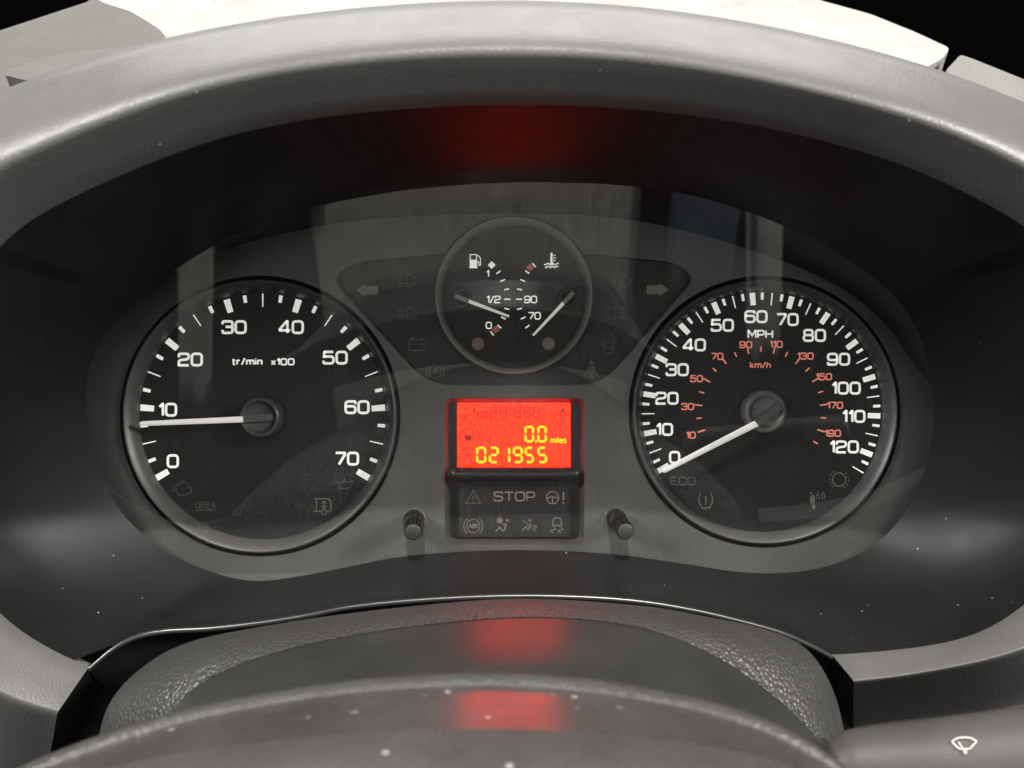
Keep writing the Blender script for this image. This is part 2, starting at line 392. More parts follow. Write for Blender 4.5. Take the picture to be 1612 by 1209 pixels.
#        A (inner edge)   B (front roll)   C (outer ridge)
ST = [((140, 1050), (90, 1122), (70, 1250)), ((60, 1015), (30, 1107), (0, 1240)), ((0, 970), (-35, 1080), (-80, 1200)),
      ((-65, 895), (-140, 985), (-220, 1080)), ((-105, 800), (-195, 850), (-300, 900)), ((-118, 690), (-212, 700), (-320, 700)),
      ((-95, 550), (-190, 515), (-290, 470)), ((-58, 462), (-148, 396), (-228, 335)), ((0, 382), (-85, 296), (-150, 225)), ((48, 347), (-30, 260), (-92, 190)), ((100, 315), (28, 230), (-30, 160)),
      ((280, 235), (228, 146), (190, 82)), ((400, 202), (368, 110), (345, 50)), ((550, 175), (535, 81), (525, 22)),
      ((800, 160), (800, 65), (800, 4)), ((1006, 170), (1030, 78), (1040, 20)), ((1206, 195), (1240, 118), (1258, 56)),
      ((1406, 250), (1450, 172), (1470, 112)), ((1506, 295), (1560, 218), (1590, 160)), ((1612, 352), (1685, 282), (1730, 220)), ((1668, 396), (1748, 332), (1806, 276)),
      ((1715, 450), (1800, 390), (1870, 340)), ((1765, 560), (1860, 540), (1960, 510)), ((1775, 680), (1872, 690), (1980, 700)),
      ((1745, 800), (1835, 840), (1930, 890)), ((1690, 885), (1760, 945), (1840, 1020)), ((1612, 955), (1655, 1008), (1700, 1090)),
      ((1555, 993), (1580, 1034), (1600, 1120)), ((1490, 1014), (1500, 1051), (1500, 1130)), ((1400, 1025), (1405, 1068), (1400, 1140)), ((1310, 1031), (1345, 1073), (1340, 1150))]
hood = empty('instrument_hood', (0, 0, 0), 'dark grey moulded hood arching around the dials with black bowl inside', 'instrument hood')
NR = 260
A = catmull([s[0] for s in ST], NR); B = catmull([s[1] for s in ST], NR); C = catmull([s[2] for s in ST], NR)
def relax(q, it=60):                                # even out the hand-placed stations, ends held
    q = q.copy()
    for _ in range(it): q[1:-1] = .5 * q[1:-1] + .25 * (q[:-2] + q[2:])
    return q
A, B, C = relax(A), relax(B), relax(C)
lA, lB, lC, lD, lE, lF = [], [], [], [], [], []
for a, b, c in zip(A, B, C):
    y0 = yA(a[1]); top = max(0., min(1., (900 - a[1]) / 500))
    pa = P(*a, y0); pb = P(*b, y0 - .015); pc = P(*c, y0 + .004 + .028 * (1 - top))
    out = np.array(c) - np.array((806, 640)); out = out / np.linalg.norm(out)
    lA.append(pa); lB.append(pb); lC.append(pc)
    pd = P(c[0] + out[0] * 10, c[1] + out[1] * 10, y0 + .026); lD.append(pd)
    lE.append(pd + Vector((out[0] * .006, .05, -out[1] * .004))); lF.append(pd + Vector((out[0] * .006, .12, -.03 * top - .0)))
def mixl(p, q, t): return [u.lerp(v, t) for u, v in zip(p, q)]
# section: a nearly flat inner face, a tight roll at B, a rounded top up to the ridge
inner0 = [v + Vector((0, .0035, 0)) for v in lA]
prof = [inner0, lA, mixl(lA, lB, .3), mixl(lA, lB, .58)]
tops = [max(0., min(1., (900 - a[1]) / 500)) for a in A]
p0_ = [u.lerp(v, .93 - .13 * k) for u, v, k in zip(lA, lB, tops)]; p2_ = [u.lerp(v, .08 + .34 * k) for u, v, k in zip(lB, lC, tops)]
for k in range(0, 8):
    t = k / 8; prof.append([u * (1 - t) ** 2 + b_ * 2 * t * (1 - t) + v * t * t for u, b_, v in zip(p0_, lB, p2_)])
prof += [p2_, mixl(lB, lC, .7), mixl(lB, lC, .9), lC, mixl(lC, lD, .5), lD, lE, lF]
loft('rim', prof, M['rim'], hood)
rimo = hood.children[0]
# cut end faces of the rim by the column, their shade put in as black
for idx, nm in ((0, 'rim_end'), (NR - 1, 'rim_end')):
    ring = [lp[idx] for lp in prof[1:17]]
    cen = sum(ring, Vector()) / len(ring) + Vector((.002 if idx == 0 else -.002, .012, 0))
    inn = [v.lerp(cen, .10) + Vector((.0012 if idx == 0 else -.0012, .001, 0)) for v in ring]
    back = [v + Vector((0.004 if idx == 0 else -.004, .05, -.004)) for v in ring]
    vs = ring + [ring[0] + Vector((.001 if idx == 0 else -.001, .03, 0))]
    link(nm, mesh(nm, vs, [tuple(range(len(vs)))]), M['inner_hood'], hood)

# lower edge of the bowl between the two rim ends (photo pixels)
EDGE = [(140, 1050), (178, 1018), (215, 999), (260, 990), (330, 986), (410, 977), (480, 966), (560, 951), (680, 940), (806, 935), (920, 937), (1010, 944), (1090, 957), (1160, 973), (1225, 991), (1275, 1012), (1310, 1031)]
edge = even(catmull(EDGE, 160), 140)
def y_edge(px): return -.035 - .015 * min(1, abs(px - 720) / 590) ** 2
outer = [(a[0], a[1], yA(a[1])) for a in A] + [(e[0], e[1], y_edge(e[0])) for e in edge[::-1][1:-1]]
LENS = [(806, 287), (900, 288), (980, 292), (1080, 306), (1170, 331), (1250, 363), (1325, 402), (1400, 458), (1440, 512), (1463, 580), (1471, 645),
        (1464, 710), (1440, 780), (1405, 832), (1360, 868), (1300, 892), (1230, 902), (1160, 900), (1080, 888), (980, 874), (900, 868), (806, 866), (700, 870), (620, 878),
        (560, 890), (480, 905), (400, 912), (320, 896), (250, 860), (190, 805), (155, 735), (136, 650), (139, 590), (160, 535), (205, 482), (265, 432), (350, 380), (440, 342), (510, 322), (650, 298)]
lens_loop = catmull(LENS, 400, True)
CEN = np.array((806., 655.))
def by_angle(pts, n, extra=None):
    pts = np.array(pts, float); d = pts[:, :2] - CEN; ang = np.unwrap(np.arctan2(d[:, 1], d[:, 0]))
    if ang[-1] < ang[0]: pts = pts[::-1]; ang = ang[::-1]
    o = np.argsort(ang % (2 * math.pi)); a = (ang % (2 * math.pi))[o]; q = pts[o]
    a = np.r_[a[-1] - 2 * math.pi, a, a[0] + 2 * math.pi]; q = np.vstack([q[-1:], q, q[:1]])
    th = np.linspace(0, 2 * math.pi, n, endpoint=False)
    return np.stack([np.interp(th, a, q[:, i]) for i in range(pts.shape[1])], 1)
NB = 420
ob = by_angle(outer, NB); ib = by_angle(lens_loop, NB)
loops = []
pin = [P(p[0], p[1], lens_y(p[1])) for p in ib]; pout = [P(*p) for p in ob]
for k in range(25):
    t = k / 24; lp = []
    for o, i in zip(pout, pin):
        v = o.lerp(i, t); rad = Vector((v.x, 0, v.z + .01)); rad.normalize()
        low = max(0, -rad.z)
        side = abs(rad.x)
        v += rad * (math.sin(math.pi * t) * (.002 + .006 * side * (1 if rad.z < .3 else .3)) * (1 - max(0, rad.z)) - float(np.interp(t, [0, .35, .45, .55, .8, 1], [0, .0048, .0059, .006, .0035, 0])) * max(0, rad.z) ** 2)
        lp.append(v)
    loops.append(lp)
loft('bowl', loops, M['bowl'], hood, closed=True, label='satin black bowl between the grey rim and the dials')
# rounded bright lip along the lower edge, and the skirt below it
lip3 = [P(e[0], e[1], y_edge(e[0])) for e in edge]
tube = []
for k in range(9):
    a = math.pi * (k / 8) * 1.15 + .25
    tube.append([v + Vector((0, -math.sin(a) * .0011 + .0002, math.cos(a) * .0011 - .0009)) for v in lip3])
tube.append([v + Vector((0, .012, -.010)) for v in lip3]); tube.append([v + Vector((0, .03, -.03)) for v in lip3])
loft('lower_lip', tube, M['lip'], hood, label='thin shiny black lip along the lower edge of the bowl')

# ------------------------------------------------------------------ instrument cluster
cl = empty('instrument_cluster', (0, 0, 0), 'instrument cluster with two round dials, small centre gauge and red display', 'instrument cluster')
TC, TR = (409.5, 655.), 221.
SC_, SR = (1203.5, 648.), 214.
GC, GR = (809., 466.), 125.
TRAP = rounded([(520, 438), (560, 412), (700, 399), (918, 399), (1062, 412), (1097, 436), (948, 607), (672, 607)], [26, 26, 0, 0, 26, 26, 40, 40], True, 10)
def star(poly, c, n):
    th = np.linspace(-math.pi, math.pi, n, endpoint=False); r = np.zeros(n)
    q = np.array(poly) - np.array(c)
    for k, t in enumerate(th):
        d = np.array((math.cos(t), math.sin(t))); best = 0
        for i in range(len(q)):
            a, b = q[i], q[(i + 1) % len(q)]; e = b - a; den = d[0] * e[1] - d[1] * e[0]
            if abs(den) < 1e-9: continue
            s = (a[0] * e[1] - a[1] * e[0]) / den; u = (a[0] * d[1] - a[1] * d[0]) / den
            if s > 0 and -1e-6 <= u <= 1 + 1e-6: best = max(best, s)
        r[k] = best
    return th, r
th, r = star(TRAP, GC, 360)
WARN = [(GC[0] + math.cos(t) * max(a, GR + 3), GC[1] + math.sin(t) * max(a, GR + 3)) for t, a in zip(th, r)]
LCDR = rounded([(700, 626), (920, 626), (920, 857), (700, 857)], 13)
FTOP = [(806, 336), (900, 338), (985, 345), (1090, 364), (1210, 402), (1317, 449), (1390, 508), (1430, 570), (1490, 640)]
FAS = [(806, 336), (900, 338), (985, 345), (1090, 366), (1210, 403), (1317, 449), (1392, 508), (1440, 575), (1490, 640), (1490, 720), (1460, 810), (1400, 880), (1300, 920), (1150, 930), (980, 900), (806, 890), (620, 905),
       (480, 930), (380, 935), (300, 915), (220, 860), (160, 790), (118, 700), (112, 620), (150, 530), (220, 460), (310, 410), (420, 374), (540, 350), (660, 340)]
fas_loop = catmull(FAS, 220, True)
plate('fascia', [tuple(p) for p in fas_loop], 0, M['fascia'], cl, holes=[circle_px(TC, TR, 128), circle_px(SC_, SR, 128), WARN, LCDR], label='brushed grey fascia plate around the dials')
# dark shroud wall between the clear cover and the fascia
fl = by_angle(fas_loop, NB)
loft('shroud_wall', [[P(p[0], p[1], lens_y(p[1]) + .0015) for p in ib], [P(*p, -.0003) for p in fl], [P(*p, .01) for p in fl]], M['inner_hood'], cl, closed=True)

PXM = D / F     # metres per photo pixel on the fascia plane
def gauge(name, c, R, ring_mat, label, dial_r, ring_w):
    c3 = P(c[0], c[1], 0)
    d = lathe(name, c3, [(0, .005), (dial_r * PXM, .005)], M['dial'], cl, label=label)
    lathe('groove', c3, [((R + .5) * PXM, -.00005), (R * PXM, .003), ((R - 8) * PXM, .0035)], M['groove'], d)
    lathe('bezel', c3, [((R - 6) * PXM, .0035), ((R - 6) * PXM, -.0012), ((R - 8) * PXM, -.0022), ((R - 10.5) * PXM, -.0021), ((R - ring_w) * PXM, .0036), ((R - ring_w) * PXM, .0052)], ring_mat, d)
    return d
tach = gauge('tachometer', TC, TR, M['bezel'], 'round black engine speed dial with white numbers 0 to 70', 203, 24)
speed = gauge('speedometer', SC_, SR, M['bezel'], 'round black road speed dial with white mph and red km/h numbers', 198, 22)
TYP = .0048
TK = .0046
def ticks(dial, c, items, mat, y=TK, name='tick_mark'):
    for ang, r0, r1, w0, w1 in items:
        a = math.radians(ang); d = (math.cos(a), -math.sin(a))
        bar3(name, (c[0] + d[0] * r0, c[1] + d[1] * r0), (c[0] + d[0] * r1, c[1] + d[1] * r1), w0, w1, y, .0003, mat, dial)
tc, spc = (413.5, 656.), (1198.5, 648.)
it = []
for k in range(29):
    ang = 210 - 240 * k / 28
    it.append((ang, 193, 172, 10, 9) if k % 4 == 0 else ((ang, 194, 173, 2, 1.6) if k % 4 == 2 else (ang, 193, 181.5, 5.5, 5)))
ticks(tach, tc, it, M['skin_white'])
it = []
for k in range(51):
    ang = 210 - 1.928 * 2.5 * k
    it.append((ang, 187.5, 168, 8.5, 8) if k % 4 == 0 else ((ang, 187.5, 168, 1.9, 1.6) if k % 4 == 2 else (ang, 187.5, 176.5, 4.3, 4)))
ticks(speed, spc, it, M['skin_white'])
it = []
for k in range(20):
    ang = 210 - 1.928 * (10 + 10 * k) / 1.609
    it.append((ang, 105, 93, 2.3, 2.2) if k % 2 == 0 else (ang, 102.5, 94.5, 2.1, 2.0))
ticks(speed, spc, it, M['red_print'])
for s, x, y in (('0', 272, 726), ('10', 264, 645), ('20', 299.5, 566), ('30', 368.5, 515), ('40', 458.5, 515), ('50', 527.5, 563), ('60', 562, 641), ('70', 546, 722)):
    put_text('numeral', s, x, y, 22, TYP, M['skin_white'], tach, stroke=3.9)
put_text('unit_lettering', 'tr/min', 389, 569, 12, TYP, M['skin_white'], tach, sx=1.05, stroke=2.7, track=.34, label='white tr/min x100 lettering')
put_text('unit_lettering', 'x100', 445, 569.5, 11.5, TYP, M['skin_white'], tach, sx=1.1, stroke=2.5, track=.34)
for s, x, y in (('0', 1062, 720), ('10', 1046, 676), ('20', 1050, 627), ('30', 1066, 582), ('40', 1093, 543), ('50', 1137, 512), ('60', 1190, 498.5), ('70', 1239.5, 503), ('80', 1282, 528), ('90', 1320, 565.5), ('100', 1332, 611), ('110', 1344, 655.5), ('120', 1329, 703.5)):
    put_text('numeral', s, x, y, 20.5, TYP, M['skin_white'], speed, stroke=3.6, sx=.98)
for s, x, y in (('10', 1087.7, 685), ('30', 1082.5, 640), ('50', 1096.5, 596), ('70', 1129, 561), ('90', 1174, 542.5), ('110', 1222, 542), ('130', 1268, 560.5), ('150', 1297, 593), ('170', 1314.7, 638), ('190', 1311, 682)):
    put_text('numeral', s, x, y, 11.5, TYP, M['red_print'], speed, stroke=2.1, sx=.98)
put_text('unit_lettering', 'MPH', 1197, 526, 13.5, TYP, M['skin_white'], speed, stroke=2.4, sx=1.0, track=.3)
put_text('unit_lettering', 'km/h', 1197, 574.5, 10.5, TYP, M['red_print'], speed, stroke=1.9, sx=1.0, track=.28)

def needle(dial, c, tip, start, w0, w1, hub_r, face_r, y, label, hub_mat='hub'):
    """a pointer: translucent white blade, round cap, darker slotted centre with the tail of the blade across it."""
    c3 = P(c[0], c[1], 0)
    hub = lathe('needle_cap', c3, [(hub_r * PXM, .0048), (hub_r * PXM, y + .0028), (hub_r * .965 * PXM, y + .0016), (hub_r * .88 * PXM, y + .0011), (face_r * 1.06 * PXM, y + .0010), (face_r * PXM, y + .0016), (face_r * .8 * PXM, y + .0021), (0, y + .0024)], M[hub_mat], dial, n=48)
    cc = np.array([CX + (c[0] - CX) * D / (D + y), CY + (c[1] - CY) * D / (D + y)])
    tip = np.array(tip, float); start = np.array(start, float); d = (tip - start) / np.linalg.norm(tip - start); n = np.array([-d[1], d[0]])
    # blade: ridge-backed prism, rounded tip
    vs = []; fs = []
    L = np.linalg.norm(tip - start)
    secs = [(0, w0), (L * .5, (w0 + w1) / 2), (L - w1 * .35, w1), (L, w1 * .55)]
    for s, ww in secs:
        q = start + d * s
        for off, dy in ((-.5, .0012), (-.5, .0004), (-.18, 0), (.18, 0), (.5, .0004), (.5, .0012)):
            vs.append(P(*(q + n * off * ww), y + dy))
    m = 6
    for i in range(len(secs) - 1):
        for j in range(m):
            a, b = i * m + j, i * m + (j + 1) % m; fs.append((a, b, b + m, a + m))
    fs.append(tuple(range(m))); fs.append(tuple(range((len(secs) - 1) * m, len(secs) * m))[::-1])
    link('needle', mesh('needle', vs, fs), M['needle'], dial, label=label)
    bar3('needle_tail', start + d * 1.0, cc - d * face_r * .92, w0 + 1.2, w0 + 1.2, y - .0002, .0022, M['hubface'], dial)
    return hub
needle(tach, (410, 656.5), (220, 667), (384, 660), 9.5, 7.5, 33, 25, -.004, 'white needle pointing just below 10')
needle(speed, (1203.5, 648.5), (1043, 742), (1192, 666), 10.5, 8, 34, 25, -.004, 'white needle resting at 0', 'hubpale')

# small combined gauge standing in the warning panel
wp = plate('warning_panel', WARN, .0042, M['recess'], cl, label='dark winged warning panel with unlit symbols behind the small gauge')
def inset(poly, c, k): return [(c[0] + (x - c[0]) * k, c[1] + (y - c[1]) * k) for x, y in poly]
loft('warning_panel_bevel', [[P(x, y, -.0001) for x, y in WARN], [P(x, y, .0007) for x, y in inset(WARN, GC, .991)]], M['bezel_small'], cl, closed=True, smooth=False)  # paler plastic puts an edge highlight into the colour
wl = [[P(x, y, .0007) for x, y in inset(WARN, GC, .991)], [P(x, y, .0045) for x, y in inset(WARN, GC, .989)]]
loft('warning_panel_edge', wl, M['groove'], cl, closed=True, smooth=False)
g3 = P(GC[0], GC[1], 0)
fuel = lathe('fuel_and_temperature_gauge', g3, [(0, .0030), (116 * PXM, .0030)], M['dial'], cl, label='small round fuel and coolant temperature gauge between the large dials')
lathe('bezel', g3, [(123.5 * PXM, .0044), (123.5 * PXM, -.0030), (122 * PXM, -.0042), (119.5 * PXM, -.0041), (112.5 * PXM, .0010), (112.5 * PXM, .0032)], M['bezel_small'], fuel)
S3 = 610 / 1612.
def c3p(x, y): return (500 + x * S3, 320 + y * S3)
GY = .0028
def dash3(name, x, y, ang, ln, wd, mat):
    c = np.array(c3p(x, y)); a = math.radians(ang); d = np.array((math.cos(a), -math.sin(a))) * ln / 2
    bar3(name, c - d, c + d, wd, wd, GY - .0002, .0002, mat, fuel)
fc = (600, 398); 
for x, y in ((752, 287), (770, 321), (786, 358), (789, 399), (787, 439), (773, 477), (756, 513), (726, 541)):
    a = math.degrees(math.atan2(-(y - fc[1]), x - fc[0])) if y not in (513, 541) else (-52 if y == 541 else -40)
    dash3('tick_mark', x, y, a, 9.5 if y == 399 else 8, 2.0, M['skin_white'])
tcn = (1028, 398)
for x, y in ((900, 257), (872, 286), (853, 321), (840, 358), (838, 399), (840, 439), (855, 477), (873, 513)):
    a = math.degrees(math.atan2(-(y - tcn[1]), x - tcn[0])) if y != 257 else 130
    dash3('tick_mark', x, y, a, 9.5 if y == 399 else 8, 2.0, M['skin_white'])
for k in range(3):
    dash3('red_zone_mark', 735 + 6 * k, 530 - 5 * k, -50, 9, 1.0, M['red_print']); dash3('red_zone_mark', 878 + 6 * k, 272 - 5 * k, 130, 9, 1.0, M['red_print'])
for s, x, y, h in (('1', 708, 293, 11), ('1/2', 732, 400, 12), ('0', 712, 508, 11.5), ('90', 886, 400, 12), ('70', 902, 468, 12)):
    px, py = c3p(x, y); put_text('numeral', s, px, py, h, GY, M['skin_white'], fuel, stroke=1.9, sx=.95, track=.22)
px, py = c3p(724, 257)
strokes('diamond_mark', [('f', [(px - 6, py), (px, py + 6), (px + 6, py), (px, py - 6)])], GY, M['skin_white'], fuel, 1)
def arc(cx, cy, rx, a0, a1, ry=None, n=20):
    ry = ry or rx
    return [(cx + rx * math.cos(math.radians(a0 + (a1 - a0) * i / n)), cy - ry * math.sin(math.radians(a0 + (a1 - a0) * i / n))) for i in range(n + 1)]
def s_(pts, cl=False, w=None): return ('s', pts, cl) if w is None else ('s', pts, cl, w)
def f_(pts): return ('f', pts)
# fuel pump
x, y = c3p(648, 240)
strokes('fuel_pump_symbol', [s_([(x - 5, y - 10), (x + 5, y - 10), (x + 5, y + 10), (x - 5, y + 10)], True, 1.5), f_([(x - 5, y + 10), (x + 5, y + 10), (x + 5, y - 2), (x - 5, y - 2)]), s_([(x - 6.5, y + 10.6), (x + 6.5, y + 10.6)], False, 1.6),
    s_(rounded([(x + 5, y + 1), (x + 8.5, y + 1), (x + 8.5, y + 7), (x + 11, y + 7), (x + 11, y - 5), (x + 7, y - 9)], 1.6, False), False, 1.4)], GY, M['skin_white'], fuel, 1.4)
x, y = c3p(973, 238)
def wave(cx, cy, w_, amp, n=3): return [(cx - w_ / 2 + w_ * i / 36, cy + amp * math.sin(i / 36 * n * 2 * math.pi)) for i in range(37)]
strokes('coolant_symbol', [s_([(x, y - 12), (x, y + 5)], False, 3.2), s_([(x + 2.5, y - 8), (x + 6.5, y - 8)], False, 1.2), s_([(x + 2.5, y - 4), (x + 6.5, y - 4)], False, 1.2), s_([(x + 2.5, y), (x + 6.5, y)], False, 1.2),
    s_(wave(x, y + 5.5, 23, 1.3)), s_(wave(x, y + 10, 20, 1.3)), f_(arc(x, y + 5, 2.6, 0, 340))], GY, M['skin_white'], fuel, 1.6)
for x, y in ((667, 585), (961, 584)):
    px, py = c3p(x, y); strokes('warning_lamp_lens', [f_(arc(px, py, 9.8, 0, 350, n=35))], GY, M['amber_lens'], fuel, 1)
def small_needle(c, tip, start, label):
    c3 = P(c[0], c[1], 0)
    lathe('needle_cap', c3, [(16.5 * PXM, .0029), (16.5 * PXM, .0002), (15.5 * PXM, -.0004), (11.5 * PXM, -.0006), (10.5 * PXM, .0001), (0, .0004)], M['knob'], fuel, n=40)
    tip = np.array(tip, float); start = np.array(start, float); d = (tip - start) / np.linalg.norm(tip - start)
    bar3('needle', start, tip, 5.6, 3.6, -.0012, .0012, M['needle'], fuel, label)
    bar3('needle_tail', start, start - d * 23, 6.5, 6.5, -.0014, .002, M['bezel_small'], fuel)
small_needle((728, 469), (801.5, 498), (738, 474), 'white fuel needle pointing a little above 0')
small_needle((894, 469), (839, 528), (887, 477), 'white temperature needle resting below 70')

# unlit symbols on the warning panel
WY = .0039
def sym(name, items, w_=1.5, mat='dim_print', y=WY, parent=None): return strokes(name, items, y, M[mat], parent or wp, w_)
x, y = 578, 457
sym('indicator_arrow', [f_([(x - 18, y), (x - 3, y + 10), (x - 3, y + 7), (x + 17, y + 7), (x + 17, y - 7), (x - 3, y - 7), (x - 3, y - 10)])], mat='arrow_print')
x, y = 1035, 456
sym('indicator_arrow', [f_([(x + 18, y), (x + 3, y - 10), (x + 3, y - 7), (x - 17, y - 7), (x - 17, y + 7), (x + 3, y + 7), (x + 3, y + 10)])], mat='arrow_print')
def lamp_d(x, y, flip=1):
    return s_([(x + flip * a, y + b) for a, b in [(0, -9), (5, -9), (10, -7), (14, -3), (15, 0), (14, 3), (10, 7), (5, 9), (0, 9), (-1, 4), (-1, -4)]], True)
x, y = c3p(372, 322)
sym('headlamp_symbol', [lamp_d(x, y)] + [s_([(x - 5, y - 7 + 5 * k), (x - 14, y - 5 + 5 * k)]) for k in range(4)])
x, y = c3p(374, 460)
sym('headlamp_symbol', [lamp_d(x, y)] + [s_([(x - 5, y - 8 + 4 * k), (x - 15, y - 8 + 4 * k)]) for k in range(5)])
x, y = c3p(415, 587)
sym('battery_symbol', [s_([(x - 13, y - 7), (x + 13, y - 7), (x + 13, y + 9), (x - 13, y + 9)], True), s_([(x - 10, y - 9.2), (x - 5, y - 9.2)], False, 3), s_([(x + 5, y - 9.2), (x + 10, y - 9.2)], False, 3), s_([(x - 9, y), (x - 4, y)]), s_([(x + 4, y), (x + 9, y)]), s_([(x + 6.5, y - 2.5), (x + 6.5, y + 2.5)])])
def brake(x, y, r=10, t=None):
    it = [s_(arc(x, y, r, 0, 352), True), s_(arc(x, y, r + 4.5, 130, 230)), s_(arc(x, y, r + 4.5, -50, 50))]
    if t is None: it += [s_([(x, y - 6), (x, y + 2)], False, 2.2), s_([(x, y + 4), (x, y + 6)], False, 2.2)]
    else: it += text_items(t, x, y, 6.5, .8, .25, 1.2)
    return it
x, y = c3p(489, 700); sym('brake_warning_symbol', brake(x, y))
x, y = c3p(1272, 322)
sym('front_fog_symbol', [lamp_d(x - 4, y)] + [s_([(x - 9, y - 7 + 6 * k), (x - 19, y - 4 + 6 * k)]) for k in range(3)] + [s_([(x - 14 + math.sin(k) * 1.8, y - 11 + k * 2) for k in range(12)])])
x, y = c3p(1237, 456)
sym('rear_fog_symbol', [lamp_d(x, y, -1)] + [s_([(x + 5, y - 6 + 6 * k), (x + 17, y - 6 + 6 * k)]) for k in range(3)] + [s_([(x + 11 + math.sin(k) * 1.8, y - 11 + k * 2) for k in range(12)])])
x, y = c3p(1211, 582)
sym('open_door_symbol', [s_(rounded([(x - 6, y - 15), (x + 6, y - 15), (x + 8, y - 5), (x + 8, y + 13), (x + 5, y + 16), (x - 5, y + 16), (x - 8, y + 13), (x - 8, y - 5)], 3), True), s_([(x - 6, y - 6), (x + 6, y - 6)]), s_([(x - 5, y - 2), (x + 5, y - 2), (x + 5, y + 9), (x - 5, y + 9)], True), s_([(x - 8, y - 2), (x - 13, y + 3)]), s_([(x + 8, y - 2), (x + 13, y + 3)]), s_([(x - 8, y - 8), (x - 13, y - 3)]), s_([(x + 8, y - 8), (x + 13, y - 3)])], 1.4)
x, y = c3p(1139, 693)
sym('seat_belt_symbol', [f_(arc(x, y - 11, 3.6, 0, 340)), f_([(x - 5, y - 6), (x + 5, y - 6), (x + 8, y + 4), (x - 8, y + 4)]), s_([(x - 12, y + 13), (x - 8, y + 6), (x + 8, y + 6), (x + 12, y + 13)]), s_([(x - 3, y + 14), (x, y + 8), (x + 3, y + 14)]), s_([(x + 7, y - 12), (x - 5, y + 2)], False, 1.2)], 1.7)

# faint symbols on the two large dials
x, y = 288, 768
strokes('engine_symbol', [s_(rounded([(x - 11, y - 4), (x - 6, y - 4), (x - 6, y - 8), (x + 5, y - 8), (x + 9, y - 4), (x + 9, y - 1), (x + 13, y - 1), (x + 13, y + 8), (x + 9, y + 8), (x + 5, y + 11), (x - 6, y + 11), (x - 11, y + 5)], .6), True), s_([(x - 3, y - 11.5), (x + 4, y - 11.5)]), s_([(x - 15, y - 5), (x - 15, y + 7)])], TYP, M['dimmer_print'], tach, 1.5)
put_text('urea_symbol', 'UREA', 324, 795, 10.5, TYP, M['dimmer_print'], tach, sx=.72, stroke=1.4)
strokes('urea_symbol', [s_(wave(324, 803, 30, 1.2, 4))], TYP, M['dimmer_print'], tach, 1.6)
x, y = 508, 796
strokes('door_lock_symbol', [s_(rounded([(x - 13, y - 11), (x + 9, y - 11), (x + 13, y - 6), (x + 13, y + 9), (x + 5, y + 9)], 3, False)), s_([(x - 10, y - 11), (x - 10, y + 9)]), s_([(x - 14, y + 9), (x - 2, y + 9)]), s_(arc(x + 2, y + 10, 4, 0, 350), True), s_([(x + 2, y - 7), (x + 2, y + 4)]), s_([(x - 2, y - 3), (x + 2, y - 7), (x + 6, y - 3)]), s_([(x - 2, y), (x + 2, y + 4), (x + 6, y)])], TYP, M['dim_print'], tach, 1.5)
x, y = 542, 763
strokes('oil_can_symbol', [s_([(x - 8, y - 4), (x + 6, y - 4), (x + 15, y - 6), (x + 6, y + 6), (x - 8, y + 6)], True), s_([(x - 8, y - 2), (x - 15, y - 6)]), s_([(x - 2, y - 4), (x - 2, y - 7), (x + 2, y - 7)])], TYP, M['dimmer_print'], tach, 1.4)
put_text('eco_lettering', 'ECO', 1075, 757, 13, TYP, M['dim_print'], speed, sx=1.0, stroke=1.6, track=.3)
x, y = 1111, 788
strokes('tyre_pressure_symbol', [s_([(x - 8, y - 12), (x - 11, y - 3), (x - 10, y + 4), (x - 6, y + 11), (x + 6, y + 11), (x + 10, y + 4), (x + 11, y - 3), (x + 8, y - 12)]), s_([(x, y - 7), (x, y + 2)], False, 2), s_([(x, y + 4), (x, y + 6.5)], False, 2)] + [s_([(x - 6 + 4 * k, y + 12), (x - 6 + 4 * k, y + 14)]) for k in range(4)], TYP, M['dim_print'], speed, 1.6)
x, y = 1286, 787
strokes('foot_brake_symbol', [f_(arc(x - 7, y - 1, 4.2, 0, 340, 7)), f_(arc(x - 5, y + 11, 3, 0, 340, 4)), s_([(x - 9, y - 12), (x - 9, y - 9)], False, 2.5), s_(rounded([(x - 1, y - 8), (x + 4, y - 8), (x + 4, y - 2), (x - 1, y - 2)], 1), True), s_(rounded([(x + 8, y - 10), (x + 12, y - 10), (x + 12, y - 2), (x + 8, y - 2)], 1), True), s_([(x + 1.5, y - 8), (x + 1.5, y - 13)]), s_([(x + 10, y - 10), (x + 10, y - 14)])], TYP, M['dim_print'], speed, 1.4)
x, y = 1321, 755
strokes('brake_pad_symbol', [s_(arc(x, y, 10.5, 0, 350), True)] + [s_(arc(x, y, 14.8, a, a + 12, n=4)) for a in list(range(120, 240, 24)) + list(range(-60, 60, 24))], TYP, M['dim_print'], speed, 1.7)

